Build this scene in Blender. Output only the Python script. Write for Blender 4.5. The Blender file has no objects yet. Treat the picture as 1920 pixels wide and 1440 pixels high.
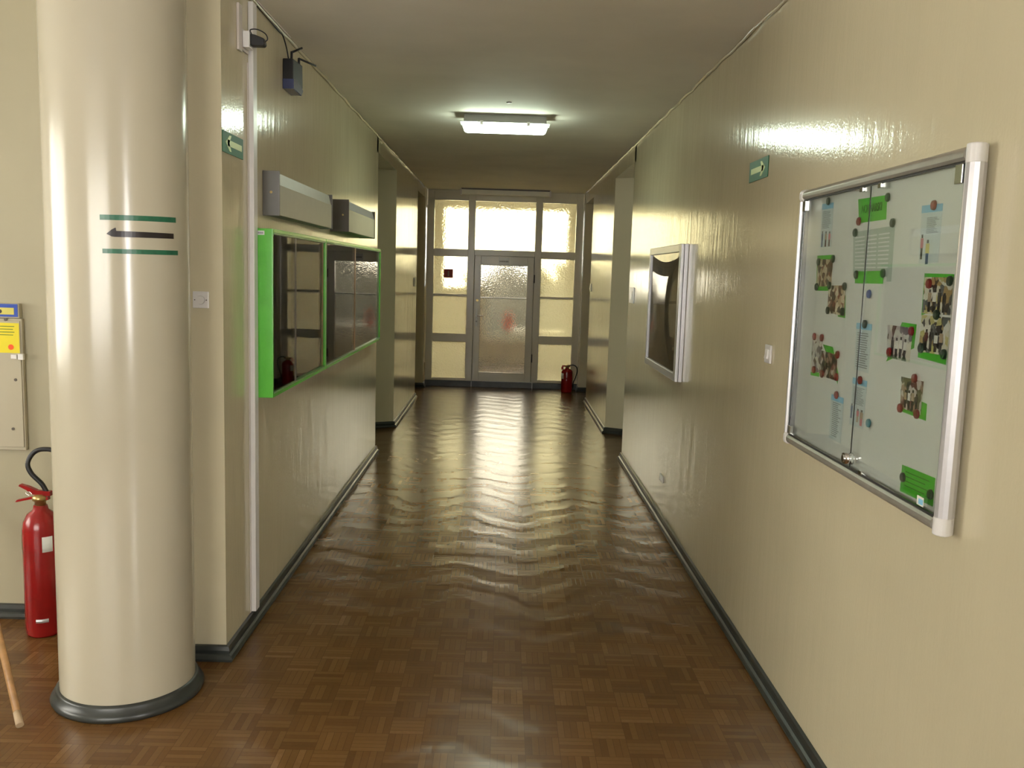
import bpy, bmesh, math, random
from mathutils import Vector, Matrix

# ------------------------------------------------------------------ camera, world, light, exposure
sc = bpy.context.scene
COL = bpy.context.scene.collection
CAM_YAW, CAM_PITCH, CAM_ROLL, CAM_F = 0.0124645391, -0.123362055, 0.0303759515, 1679.7456


def make_camera():
    cam = bpy.data.cameras.new('camera')
    ob = bpy.data.objects.new('camera', cam)
    COL.objects.link(ob)
    cy, sy = math.cos(CAM_YAW), math.sin(CAM_YAW)
    cp, sp = math.cos(CAM_PITCH), math.sin(CAM_PITCH)
    f = Vector((sy * cp, cy * cp, sp))
    r = Vector((cy, -sy, 0))
    u = r.cross(f)
    cr, sr = math.cos(CAM_ROLL), math.sin(CAM_ROLL)
    r2, u2 = cr * r + sr * u, -sr * r + cr * u
    m = Matrix((r2, u2, -f)).transposed().to_4x4()
    m.translation = (0, 0, 1.7)
    ob.matrix_world = m
    cam.sensor_fit = 'HORIZONTAL'
    cam.sensor_width = 36
    cam.lens = 36 * CAM_F / 1920
    cam.clip_start = 0.05
    cam.clip_end = 200
    sc.camera = ob


make_camera()
sc.view_settings.view_transform = 'Standard'
sc.view_settings.look = 'None'
sc.view_settings.gamma = 1
sc.view_settings.use_curve_mapping = False
sc.view_settings.exposure = 1.0
cyc = sc.cycles
cyc.max_bounces = 9
cyc.diffuse_bounces = 4
cyc.glossy_bounces = 4
cyc.transmission_bounces = 6
cyc.transparent_max_bounces = 8
cyc.sample_clamp_indirect = 30
cyc.use_denoising = True

world = bpy.data.worlds.new('daylight')
sc.world = world
world.use_nodes = True
wn = world.node_tree.nodes
wn['Background'].inputs[0].default_value = (1.0, 0.965, 0.86, 1)
wn['Background'].inputs[1].default_value = 6.5


def area(name, loc, rot, sx, sy, power, color):
    l = bpy.data.lights.new(name, 'AREA')
    l.shape = 'RECTANGLE'
    l.size, l.size_y = sx, sy
    l.energy = power
    l.color = color
    o = bpy.data.objects.new(name, l)
    COL.objects.link(o)
    o.location = loc
    o.rotation_euler = rot
    return o


PI = math.pi
# daylight in the lobby's unseen windows behind and left; back left is added fill
area('daylight_back_right_window', (3.65, -3.75, 1.7), (PI / 2 + .3, 0, .35), 1.2, 1.9, 110, (1.0, 0.98, 1.0))
area('daylight_back_left_fill', (-2.4, -3.8, 1.6), (PI / 2 + .5, 0, -.1), 3.8, 1.9, 50, (1.0, 0.98, 1.0))
area('daylight_left_window', (-5.95, 2.4, 1.6), (PI / 2 + .45, 0, -PI / 2), 2.6, 1.9, 7, (1.0, 0.96, 0.88))
LAMP_STRENGTH = 16.0

# ------------------------------------------------------------------ helpers
ORG = {}


class MB:
    """collects shapes (world coordinates) for ONE mesh object"""

    def __init__(s):
        s.bm = bmesh.new()
        s.mi = 0

    def _take(s, t, smooth=False):
        me = bpy.data.meshes.new('t')
        for f in t.faces:
            f.material_index = s.mi
            f.smooth = smooth
        t.to_mesh(me)
        t.free()
        s.bm.from_mesh(me)
        bpy.data.meshes.remove(me)
        return s

    def box(s, x0, x1, y0, y1, z0, z1, bev=0, seg=2):
        t = bmesh.new()
        bmesh.ops.create_cube(t, size=1)
        for v in t.verts:
            v.co = Vector((x0 + (v.co.x + .5) * (x1 - x0), y0 + (v.co.y + .5) * (y1 - y0), z0 + (v.co.z + .5) * (z1 - z0)))
        if bev:
            bmesh.ops.bevel(t, geom=t.edges[:], offset=bev, segments=seg, profile=.5, affect='EDGES')
        return s._take(t)

    def prism(s, poly, h0, h1, axis='z', bev=0):
        """poly in the two other axes, extruded along axis"""
        t = bmesh.new()

        def P(a, b, h):
            return {'z': (a, b, h), 'x': (h, a, b), 'y': (a, h, b)}[axis]
        lo = [t.verts.new(P(a, b, h0)) for a, b in poly]
        hi = [t.verts.new(P(a, b, h1)) for a, b in poly]
        n = len(poly)
        t.faces.new(lo[::-1])
        t.faces.new(hi)
        for i in range(n):
            t.faces.new((lo[i], lo[(i + 1) % n], hi[(i + 1) % n], hi[i]))
        bmesh.ops.recalc_face_normals(t, faces=t.faces[:])
        if bev:
            bmesh.ops.bevel(t, geom=t.edges[:], offset=bev, segments=2, profile=.5, affect='EDGES')
        return s._take(t)

    def cyl(s, p0, p1, r0, r1=None, seg=24, smooth=True):
        p0, p1 = Vector(p0), Vector(p1)
        r1 = r0 if r1 is None else r1
        d = p1 - p0
        t = bmesh.new()
        bmesh.ops.create_cone(t, cap_ends=True, segments=seg, radius1=r0, radius2=r1, depth=d.length)
        m = Matrix.Translation((p0 + p1) / 2) @ d.to_track_quat('Z', 'Y').to_matrix().to_4x4()
        bmesh.ops.transform(t, matrix=m, verts=t.verts[:])
        me = bpy.data.meshes.new('t')
        for f in t.faces:
            f.material_index = s.mi
            f.smooth = smooth and len(f.verts) == 4
        t.to_mesh(me)
        t.free()
        s.bm.from_mesh(me)
        bpy.data.meshes.remove(me)
        return s

    def tube(s, pts, r, seg=10, sub=6):
        """smooth tube through points (Catmull-Rom)"""
        P = [Vector(p) for p in pts]
        if sub > 1 and len(P) > 2:
            Q = [P[0] * 2 - P[1]] + P + [P[-1] * 2 - P[-2]]
            out = []
            for i in range(1, len(Q) - 2):
                a, b, c, d = Q[i - 1:i + 3]
                for k in range(sub):
                    u = k / sub
                    out.append(.5 * ((2 * b) + (c - a) * u + (2 * a - 5 * b + 4 * c - d) * u * u + (3 * b - a - 3 * c + d) * u ** 3))
            out.append(P[-1])
            P = out
        t = bmesh.new()
        rings = []
        up = Vector((0.123, 0.31, 0.94)).normalized()
        for i, p in enumerate(P):
            d = (P[min(i + 1, len(P) - 1)] - P[max(i - 1, 0)]).normalized()
            a = d.cross(up)
            if a.length < .1:
                a = d.cross(Vector((1, 0, 0)))
            a.normalize()
            b = d.cross(a).normalized()
            rings.append([t.verts.new(p + r * (math.cos(2 * PI * k / seg) * a + math.sin(2 * PI * k / seg) * b)) for k in range(seg)])
        for i in range(len(rings) - 1):
            for k in range(seg):
                t.faces.new((rings[i][k], rings[i][(k + 1) % seg], rings[i + 1][(k + 1) % seg], rings[i + 1][k]))
        t.faces.new(rings[0][::-1])
        t.faces.new(rings[-1])
        bmesh.ops.recalc_face_normals(t, faces=t.faces[:])
        return s._take(t, True)

    def lathe(s, prof, cx, cy, seg=40, a0=0, a1=2 * PI):
        t = bmesh.new()
        full = abs(a1 - a0 - 2 * PI) < 1e-6
        n = seg if full else seg + 1
        rings = []
        for r, z in prof:
            if r < 1e-6:
                rings.append([t.verts.new((cx, cy, z))])
            else:
                rings.append([t.verts.new((cx + r * math.cos(a0 + (a1 - a0) * k / seg), cy + r * math.sin(a0 + (a1 - a0) * k / seg), z)) for k in range(n)])
        for A, B in zip(rings, rings[1:]):
            for k in range(seg):
                j = (k + 1) % n if full else k + 1
                a = [A[0]] if len(A) == 1 else [A[k], A[j]]
                b = [B[0]] if len(B) == 1 else [B[j], B[k]]
                if len(a) + len(b) > 2:
                    t.faces.new(a + b)
        bmesh.ops.recalc_face_normals(t, faces=t.faces[:])
        return s._take(t, True)

    def hexa(s, c8):
        """eight corners: four bottom/back ring then four top/front ring"""
        t = bmesh.new()
        v = [t.verts.new(c) for c in c8]
        for f in ((3, 2, 1, 0), (4, 5, 6, 7), (0, 1, 5, 4), (1, 2, 6, 5), (2, 3, 7, 6), (3, 0, 4, 7)):
            t.faces.new([v[i] for i in f])
        bmesh.ops.recalc_face_normals(t, faces=t.faces[:])
        return s._take(t)

    def mat(s, i):
        s.mi = i
        return s

    def build(s, name, mats, parent=None, origin=None, label=None, cat=None, group=None, kind=None, bevel=0):
        org = ORG[parent.name] if parent is not None else Vector(origin if origin is not None else (0, 0, 0))
        for v in s.bm.verts:
            v.co -= org
        me = bpy.data.meshes.new(name)
        s.bm.to_mesh(me)
        s.bm.free()
        for m in (mats if isinstance(mats, (list, tuple)) else [mats]):
            me.materials.append(m)
        o = bpy.data.objects.new(name, me)
        COL.objects.link(o)
        if parent is not None:
            o.parent = parent
        else:
            o.location = org
        ORG[o.name] = org
        tag(o, label, cat, group, kind)
        return o


def tag(o, label=None, cat=None, group=None, kind=None):
    if label:
        o['label'] = label
    if cat:
        o['category'] = cat
    if group:
        o['group'] = group
    if kind:
        o['kind'] = kind


def thing(name, loc, label, cat, group=None, kind=None):
    o = bpy.data.objects.new(name, None)
    o.empty_display_size = .05
    COL.objects.link(o)
    o.location = loc
    ORG[o.name] = Vector(loc)
    tag(o, label, cat, group, kind)
    return o


def text(body, name, size, matrix, m, parent, ext=.0004, align='CENTER', sx=1.0):
    c = bpy.data.curves.new(name, 'FONT')
    c.body = body
    c.size = size
    c.extrude = ext
    c.align_x = align
    c.align_y = 'CENTER'
    c.resolution_u = 3
    c.materials.append(m)
    tmp = bpy.data.objects.new('t', c)
    me = bpy.data.meshes.new_from_object(tmp)
    bpy.data.objects.remove(tmp)
    bpy.data.curves.remove(c)
    o = bpy.data.objects.new(name, me)
    COL.objects.link(o)
    o.parent = parent
    mm = matrix.copy()
    mm.translation = mm.translation - ORG[parent.name]
    o.matrix_local = mm @ Matrix.Scale(sx, 4, (1, 0, 0))
    return o


def RW(y, z, x):     # text frame on the right wall (reads towards -Y, faces -X)
    return Matrix(((0, 0, -1, x), (-1, 0, 0, y), (0, 1, 0, z), (0, 0, 0, 1)))


def LW(y, z, x):     # on the left wall
    return Matrix(((0, 0, 1, x), (1, 0, 0, y), (0, 1, 0, z), (0, 0, 0, 1)))


def FW(x, z, y):     # on a surface facing the camera (-Y)
    return Matrix(((1, 0, 0, x), (0, 0, -1, y), (0, 1, 0, z), (0, 0, 0, 1)))


# ------------------------------------------------------------------ materials
def srgb(r, g, b):
    def f(c):
        c /= 255
        return c / 12.92 if c <= .04045 else ((c + .055) / 1.055) ** 2.4
    return (f(r), f(g), f(b), 1)


class NT:
    def __init__(s, name):
        s.m = bpy.data.materials.new(name)
        s.m.use_nodes = True
        s.t = s.m.node_tree
        s.b = s.t.nodes['Principled BSDF']
        s.out = s.t.nodes['Material Output']

    def n(s, typ, **kw):
        n = s.t.nodes.new(typ)
        for k, v in kw.items():
            setattr(n, k, v)
        return n

    def l(s, a, b):
        s.t.links.new(a, b)

    def math(s, op, a, b=None, c=None):
        n = s.n('ShaderNodeMath', operation=op)
        for i, v in enumerate((a, b, c)):
            if v is None:
                continue
            if isinstance(v, (int, float)):
                n.inputs[i].default_value = v
            else:
                s.l(v, n.inputs[i])
        return n.outputs[0]

    def coord(s, scale=(1, 1, 1)):
        tc = s.n('ShaderNodeNewGeometry')
        mp = s.n('ShaderNodeMapping')
        mp.inputs['Scale'].default_value = scale
        s.l(tc.outputs['Position'], mp.inputs[0])
        return mp.outputs[0]

    def noise(s, vec, scale, detail=3, rough=.5):
        n = s.n('ShaderNodeTexNoise')
        n.inputs['Scale'].default_value = scale
        n.inputs['Detail'].default_value = detail
        n.inputs['Roughness'].default_value = rough
        s.l(vec, n.inputs['Vector'])
        return n

    def bump(s, h, strength, dist, prev=None):
        b = s.n('ShaderNodeBump')
        b.inputs['Strength'].default_value = strength
        b.inputs['Distance'].default_value = dist
        s.l(h, b.inputs['Height'])
        if prev is not None:
            s.l(prev, b.inputs['Normal'])
        return b.outputs[0]

    def ramp(s, fac, stops, interp='LINEAR'):
        r = s.n('ShaderNodeValToRGB')
        r.color_ramp.interpolation = interp
        e = r.color_ramp.elements
        while len(e) > 1:
            e.remove(e[-1])
        e[0].position, e[0].color = stops[0]
        for p, c in stops[1:]:
            x = e.new(p)
            x.color = c
        s.l(fac, r.inputs[0])
        return r.outputs[0]


def plain(name, col, rough=.5, metal=0, var=.05, scale=14, emit=None, bump=0, spec=.5, alpha=None):
    """procedural finish: base colour with slight mottling, optional surface relief"""
    t = NT(name)
    v = t.coord()
    n = t.noise(v, scale, 3)
    lo = tuple(c * (1 - var) for c in col[:3]) + (1,)
    hi = tuple(min(1, c * (1 + var)) for c in col[:3]) + (1,)
    t.l(t.ramp(n.outputs[0], [(.3, lo), (.7, hi)]), t.b.inputs['Base Color'])
    t.b.inputs['Roughness'].default_value = rough
    t.b.inputs['Metallic'].default_value = metal
    t.b.inputs['Specular IOR Level'].default_value = spec
    if bump:
        n2 = t.noise(v, scale * 8, 2)
        t.l(t.bump(n2.outputs[0], .5, bump), t.b.inputs['Normal'])
    if emit:
        t.b.inputs['Emission Color'].default_value = emit[0]
        t.b.inputs['Emission Strength'].default_value = emit[1]
    return t.m


def wall_paint(name, col, rough=.2, streak=1.0, dirt=True):
    t = NT(name)
    v = t.coord()
    n = t.noise(v, 1.3, 4)
    base = t.ramp(n.outputs[0], [(.3, tuple(c * .95 for c in col[:3]) + (1,)), (.7, tuple(min(1, c * 1.04) for c in col[:3]) + (1,))])
    t.l(base, t.b.inputs['Base Color'])
    vs = t.coord((1, 1, .16))
    a = t.noise(vs, 26, 3, .55)
    b = t.noise(v, 90, 2, .5)
    c = t.noise(vs, 8, 2, .5)
    nm = t.bump(a.outputs[0], .25 * streak, .004)
    nm = t.bump(b.outputs[0], .3 * streak, .0013, nm)
    nm = t.bump(c.outputs[0], .25 * streak, .006, nm)
    t.l(nm, t.b.inputs['Normal'])
    t.b.inputs['Roughness'].default_value = rough
    t.b.inputs['Specular IOR Level'].default_value = .55
    return t.m


CREAM = (0.60, 0.54, 0.375, 1)
M = {}
M['wall'] = wall_paint('gloss_cream_wall_paint', CREAM, .125)
M['pier'] = wall_paint('cream_column_paint', (0.45, 0.41, 0.31, 1), .19, .25)
M['jamb'] = wall_paint('cream_matt_reveal_paint', (0.48, 0.44, 0.31, 1), .45, .4)
M['lobby'] = wall_paint('shaded_lobby_wall_paint', (0.37, 0.335, 0.225, 1), .5, .4)  # wall cream darkened, so the front wall's shade sits in its colour
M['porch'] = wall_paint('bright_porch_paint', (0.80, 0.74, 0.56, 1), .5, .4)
M['ceiling'] = plain('dull_cream_ceiling', (0.86, 0.82, 0.73, 1), .75, var=.05, scale=2, bump=.002)
M['skirt'] = plain('dark_green_grey_skirting', srgb(52, 55, 52), .32, var=.25, scale=9)
M['white_gloss'] = wall_paint('aged_white_gloss_paint', (0.66, 0.61, 0.47, 1), .22, .8)
M['white_plastic'] = plain('white_plastic', (.72, .7, .68, 1), .3, var=.02)
M['pink_plastic'] = plain('offwhite_plastic', (.66, .6, .55, 1), .35, var=.02)
M['lamp_tray'] = plain('greyish_lamp_tray', (.30, .30, .27, 1), .5, var=.03)
M['batten'] = plain('cream_batten_cover', (.84, .80, .66, 1), .35, var=.03)
M['black'] = plain('black_plastic', (.008, .008, .009, 1), .5, var=.1)
M['black_blue'] = plain('blue_grey_plastic', (.06, .075, .16, 1), .25, var=.1)
M['grey_metal'] = plain('grey_painted_metal', (.17, .165, .155, 1), .42, .3, var=.05)
M['dark_metal'] = plain('dark_brown_endcap', (.10, .085, .07, 1), .4, .2, var=.06)
M['acrylic'] = plain('frosted_diffuser', (.45, .43, .35, 1), .45, var=.02)
M['alu'] = plain('brushed_aluminium', (.66, .65, .68, 1), .34, .6, var=.03, scale=40)
M['alu_dull'] = plain('dull_aluminium', (.42, .40, .35, 1), .4, .6, var=.05, scale=30)
M['chrome'] = plain('chrome', (.8, .8, .8, 1), .12, 1, var=.01)
M['brass'] = plain('worn_brass', (.55, .40, .16, 1), .3, .9, var=.1)
M['green_paint'] = plain('bright_green_gloss_paint', srgb(92, 186, 62), .22, var=.06, bump=.0006)
M['green_edge'] = plain('green_painted_rail', srgb(88, 150, 78), .3, var=.15, scale=30)
M['case_back'] = plain('brown_hardboard_back', (.17, .115, .06, 1), .6, var=.3, scale=5)
M['case_frame'] = plain('brown_wood_sash', (.30, .15, .07, 1), .35, var=.15)
M['white_board'] = plain('white_enamel_board', (.76, .78, .72, 1), .3, var=.01)
M['red_paint'] = plain('red_extinguisher_enamel', (.27, .010, .010, 1), .22, var=.08)
M['sign_green'] = plain('safety_sign_green', srgb(14, 98, 62), .5, var=.04)
M['sign_lum'] = plain('luminescent_pale_green', srgb(205, 222, 150), .4, var=.02)
M['tape_green'] = plain('green_tape', srgb(34, 98, 70), .3, var=.12, scale=60)
M['tape_black'] = plain('black_tape', srgb(30, 20, 22), .3, var=.1)
M['wood'] = plain('pale_brown_wood', (.42, .23, .09, 1), .4, var=.2, scale=20)
M['door_wood'] = plain('cream_door_paint', (.52, .44, .30, 1), .3, var=.05)
M['dark_gap'] = plain('dark_gasket', (.03, .03, .028, 1), .5)
M['yellow'] = plain('yellow_sticker', srgb(222, 205, 30), .4, var=.03)
M['orange'] = plain('orange_dot', srgb(240, 88, 25), .4, var=.02)
M['blue'] = plain('blue_sticker', srgb(48, 78, 170), .35, var=.03)
M['paper'] = plain('white_paper', (.74, .76, .72, 1), .6, var=.01)
M['paper_blue'] = plain('light_blue_print', srgb(135, 195, 225), .55, var=.03)
M['paper_pale'] = plain('pale_blue_paper', srgb(205, 218, 216), .6, var=.02)
M['paper_grey'] = plain('grey_green_sheet', srgb(176, 190, 176), .6, var=.06, scale=22)
M['paper_green'] = plain('bright_green_card', srgb(82, 190, 48), .5, var=.05, scale=30)
M['ink'] = plain('print_grey', srgb(120, 126, 130), .6)
M['ink_green'] = plain('dark_green_lettering', srgb(48, 96, 34), .6)
M['mag_dark'] = plain('dark_green_magnet', srgb(38, 62, 46), .35, var=.1)
M['mag_red'] = plain('dark_red_magnet', srgb(140, 26, 30), .35, var=.1)
M['mag_blue'] = plain('blue_magnet', srgb(60, 82, 150), .35, var=.1)
M['mag_teal'] = plain('teal_magnet', srgb(36, 122, 140), .35, var=.1)
M['skin'] = plain('print_skin_tone', srgb(205, 160, 130), .6)
M['pr_pink'] = plain('print_pink', srgb(205, 110, 120), .6)
M['pr_navy'] = plain('print_navy', srgb(38, 78, 125), .6)
M['pr_dark'] = plain('print_dark', srgb(50, 40, 38), .6)
M['pr_white'] = plain('print_white', srgb(225, 225, 215), .6)
M['pr_maroon'] = plain('print_maroon', srgb(92, 32, 38), .6)
M['pr_yellow'] = plain('print_yellow', srgb(206, 196, 96), .6)
M['red_sticker'] = plain('dark_red_sticker', srgb(175, 50, 28), .5)
M['leaf'] = plain('hedge_leaves', (.014, .015, .009, 1), .6, var=.6, scale=16)
M['paving'] = plain('pale_paving', (.36, .33, .26, 1), .8, var=.1)
M['tan'] = plain('tan_lobby_furniture', (.45, .33, .2, 1), .5)


def emission(name, col, strength):
    t = NT(name)
    t.b.inputs['Base Color'].default_value = (.8, .8, .8, 1)
    t.b.inputs['Emission Color'].default_value = col
    t.b.inputs['Emission Strength'].default_value = strength
    return t.m


M['lamp_on'] = emission('glowing_lamp_diffuser', (.84, 1.0, .80, 1), LAMP_STRENGTH)


def photo(name, cols, scale, seed):
    """photographic print: patches of colour"""
    t = NT(name)
    g = t.n('ShaderNodeNewGeometry')
    mp = t.n('ShaderNodeMapping')
    mp.inputs['Location'].default_value = (seed, seed * 1.7, seed * .3)
    t.l(g.outputs['Position'], mp.inputs[0])
    vo = t.n('ShaderNodeTexVoronoi')
    vo.inputs['Scale'].default_value = scale
    ns = t.noise(mp.outputs[0], scale * .8, 4, .6)
    mx = t.n('ShaderNodeVectorMath', operation='MULTIPLY_ADD')
    t.l(ns.outputs[1], mx.inputs[0])
    mx.inputs[1].default_value = (.02, .02, .02)
    t.l(mp.outputs[0], mx.inputs[2])
    t.l(mx.outputs[0], vo.inputs['Vector'])
    sep = t.n('ShaderNodeSeparateColor')
    t.l(vo.outputs['Color'], sep.inputs[0])
    stops = [(i / len(cols), c) for i, c in enumerate(cols)]
    t.l(t.ramp(sep.outputs[0], stops, 'CONSTANT'), t.b.inputs['Base Color'])
    t.b.inputs['Roughness'].default_value = .3
    return t.m


M['ph_warm'] = photo('photo_warm_indoor', [srgb(96, 56, 38), srgb(190, 168, 130), srgb(70, 48, 36), srgb(214, 204, 176), srgb(150, 80, 60), srgb(205, 190, 160)], 52, 1.3)
M['ph_people'] = photo('photo_people_group', [srgb(60, 66, 52), srgb(160, 130, 105), srgb(40, 42, 44), srgb(196, 190, 180), srgb(110, 44, 46), srgb(98, 100, 64)], 60, 4.1)
M['ph_street'] = photo('photo_pale_room', [srgb(206, 206, 196), srgb(120, 110, 116), srgb(222, 216, 198), srgb(96, 62, 54), srgb(188, 180, 176)], 45, 7.7)
M['ph_stage'] = photo('photo_classroom', [srgb(214, 210, 190), srgb(196, 188, 120), srgb(86, 92, 92), srgb(224, 222, 210), srgb(60, 50, 48), srgb(176, 150, 96)], 50, 2.9)


def parquet():
    t = NT('mosaic_parquet_floor')
    s = .125
    g = t.n('ShaderNodeNewGeometry')
    sp = t.n('ShaderNodeSeparateXYZ')
    t.l(g.outputs['Position'], sp.inputs[0])
    x = t.math('DIVIDE', sp.outputs[0], s)
    y = t.math('DIVIDE', sp.outputs[1], s)
    cx, cy = t.math('FLOOR', x), t.math('FLOOR', y)
    par = t.math('FLOORED_MODULO', t.math('ADD', cx, cy), 2.0)
    fx, fy = t.math('FRACT', x), t.math('FRACT', y)
    u = t.math('ADD', t.math('MULTIPLY', fx, par), t.math('MULTIPLY', fy, t.math('SUBTRACT', 1.0, par)))
    w = t.math('ADD', t.math('MULTIPLY', fy, par), t.math('MULTIPLY', fx, t.math('SUBTRACT', 1.0, par)))
    u5 = t.math('MULTIPLY', u, 5.0)
    sl = t.math('FLOOR', u5)
    cb = t.n('ShaderNodeCombineXYZ')
    t.l(cx, cb.inputs[0]); t.l(cy, cb.inputs[1]); t.l(sl, cb.inputs[2])
    wn_ = t.n('ShaderNodeTexWhiteNoise', noise_dimensions='3D')
    t.l(cb.outputs[0], wn_.inputs['Vector'])
    cb2 = t.n('ShaderNodeCombineXYZ')
    t.l(cx, cb2.inputs[0]); t.l(cy, cb2.inputs[1])
    wn2 = t.n('ShaderNodeTexWhiteNoise', noise_dimensions='3D')
    t.l(cb2.outputs[0], wn2.inputs['Vector'])
    grain = t.noise(t.coord((1, 1, 1)), 55, 3)
    big = t.noise(t.coord((1, 1, 1)), .9, 3)
    val = t.math('ADD', t.math('MULTIPLY', wn_.outputs[0], .42), t.math('MULTIPLY', wn2.outputs[0], .22))
    val = t.math('ADD', val, t.math('MULTIPLY', grain.outputs[0], .2))
    val = t.math('ADD', val, t.math('MULTIPLY', big.outputs[0], .16))
    col = t.ramp(val, [(.12, (.105, .050, .016, 1)), (.45, (.145, .071, .023, 1)), (.75, (.18, .092, .031, 1)), (.95, (.25, .14, .052, 1))])
    f5 = t.math('FRACT', u5)
    edge = t.math('MINIMUM', t.math('MINIMUM', f5, t.math('SUBTRACT', 1.0, f5)), t.math('MULTIPLY', t.math('MINIMUM', w, t.math('SUBTRACT', 1.0, w)), 5.0))
    joint = t.math('GREATER_THAN', edge, .04)
    mix = t.n('ShaderNodeMix', data_type='RGBA')
    t.l(joint, mix.inputs[0])
    mix.inputs[6].default_value = (.10, .049, .017, 1)
    t.l(col, mix.inputs[7])
    t.l(mix.outputs[2], t.b.inputs['Base Color'])
    t.b.inputs['Roughness'].default_value = .24
    t.b.inputs['Specular IOR Level'].default_value = .32
    wav = t.noise(t.coord((.9, 2.6, 1)), 2.2, 2, .4)
    # shallow swells of the old varnished floor, slightly V-shaped across the corridor
    tri = t.math('ABSOLUTE', t.math('SUBTRACT', t.math('FRACT', t.math('DIVIDE', t.math('ADD', sp.outputs[0], .6), .78)), .5))
    nw = t.noise(t.coord((1.5, .8, 1)), 1.6, 2, .5)
    ph = t.math('ADD', t.math('ADD', sp.outputs[1], t.math('MULTIPLY', tri, .45)), t.math('MULTIPLY', nw.outputs[0], .5))
    swell = t.math('SINE', t.math('MULTIPLY', ph, 19.0))
    swell2 = t.math('SINE', t.math('MULTIPLY', ph, 47.0))
    amp = t.math('MULTIPLY', t.math('ADD', swell, t.math('MULTIPLY', swell2, .25)), nw.outputs[0])
    rip = t.noise(t.coord((1.0, 2.4, 1)), 9, 2, .5)
    nm = t.bump(wav.outputs[0], .12, .010)
    nm = t.bump(rip.outputs[0], .15, .0015, nm)
    nm = t.bump(amp, 1.0, .0019, nm)
    t.l(nm, t.b.inputs['Normal'])
    return t.m


M['floor'] = parquet()


def pane(name, tint=(1, 1, 1, 1), refl=.1, rough=.02, gain=1.0):
    """clear thin pane: see-through with Fresnel reflection"""
    t = NT(name)
    t.t.nodes.remove(t.b)
    tr = t.n('ShaderNodeBsdfTransparent')
    tr.inputs[0].default_value = tint
    gl = t.n('ShaderNodeBsdfGlossy')
    gl.inputs['Roughness'].default_value = rough
    fr = t.n('ShaderNodeFresnel')
    fr.inputs[0].default_value = 1.5
    mx = t.n('ShaderNodeMixShader')
    t.l(t.math('MULTIPLY', fr.outputs[0], gain), mx.inputs[0])
    t.l(tr.outputs[0], mx.inputs[1])
    t.l(gl.outputs[0], mx.inputs[2])
    t.l(mx.outputs[0], t.out.inputs[0])
    return t.m


M['pane'] = pane('clear_sliding_glass', (.98, .985, .975, 1), gain=1.0)
M['pane_board'] = pane('clear_board_glass', (.975, .99, .98, 1), gain=.4, rough=.03)
M['pane_window'] = pane('window_glass', (.97, .97, .97, 1))


def rolled_glass(name, scale, dist, tint, rough, scatter):
    """hammered, light-scattering door glass"""
    t = NT(name)
    t.t.nodes.remove(t.b)
    gl = t.n('ShaderNodeBsdfRefraction')
    gl.inputs['Color'].default_value = tint
    gl.inputs['Roughness'].default_value = rough
    gl.inputs['IOR'].default_value = 1.12
    tl = t.n('ShaderNodeBsdfTranslucent')
    tl.inputs['Color'].default_value = tint
    go = t.n('ShaderNodeBsdfGlossy')
    go.inputs['Roughness'].default_value = .2
    v = t.coord((1, 1, 1))
    vo = t.n('ShaderNodeTexVoronoi', feature='SMOOTH_F1')
    vo.inputs['Scale'].default_value = scale
    t.l(v, vo.inputs['Vector'])
    nz = t.noise(v, scale * .8, 2)
    h = t.math('ADD', vo.outputs[0], nz.outputs[0])
    nm = t.bump(h, 1.0, dist)
    for b in (gl, go):
        t.l(nm, b.inputs['Normal'])
    m1 = t.n('ShaderNodeMixShader')
    m1.inputs[0].default_value = scatter
    t.l(gl.outputs[0], m1.inputs[1])
    t.l(tl.outputs[0], m1.inputs[2])
    m2 = t.n('ShaderNodeMixShader')
    m2.inputs[0].default_value = .05
    t.l(m1.outputs[0], m2.inputs[1])
    t.l(go.outputs[0], m2.inputs[2])
    t.l(m2.outputs[0], t.out.inputs[0])
    return t.m


M['rolled'] = rolled_glass('rolled_privacy_glass', 48, .005, (.99, .94, .72, 1), .14, .34)
M['hammered'] = rolled_glass('hammered_door_glass', 62, .009, (.95, .92, .84, 1), .05, .05)

# ------------------------------------------------------------------ dimensions
XL, XR, ZC = -1.155, 1.145, 2.873
YE = 13.28            # glazed end screen
ST = 'structure'

# ------------------------------------------------------------------ setting
MB().box(-5.7, 4.7, -3.6, 17.0, -.12, 0).build('floor', M['floor'], kind=ST)
MB().box(-5.7, 4.7, -3.6, 17.0, ZC, ZC + .15).build('ceiling', M['ceiling'], kind=ST)

w = MB()
w.prism([(1.145, 1.5), (1.145, 8.22), (1.445, 8.14), (1.445, 1.5)], 0, ZC)
w.prism([(1.145, 9.61), (1.145, 11.93), (1.445, 11.93), (1.445, 9.45)], 0, ZC)
w.box(1.135, 1.445, 13.02, 13.24, 0, ZC)
w.box(1.145, 1.445, 8.14, 9.62, 2.72, ZC)
w.box(1.145, 1.445, 11.92, 13.03, 2.715, ZC)
w.box(1.445, 1.6, 1.5, 13.4, 0, ZC)
w.build('wall_right', M['wall'], kind=ST)
w = MB()
w.prism([(-1.155, 3.72), (-1.455, 3.72), (-1.455, 8.14), (-1.155, 8.22)], 0, ZC)
w.prism([(-1.155, 9.61), (-1.455, 9.45), (-1.455, 11.93), (-1.155, 11.93)], 0, ZC)
w.box(-1.455, -1.145, 13.02, 13.24, 0, ZC)
w.box(-1.455, -1.155, 8.14, 9.62, 2.73, ZC)
w.box(-1.455, -1.155, 11.92, 13.03, 2.73, ZC)
w.box(-1.61, -1.455, 3.9, 13.4, 0, ZC)
w.build('wall_left', M['wall'], kind=ST)
MB().box(-5.7, -1.61, 4.13, 4.33, 0, ZC).box(-1.61, -1.455, 3.72, 3.9, 0, ZC).build('wall_front', M['lobby'], kind=ST)


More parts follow.
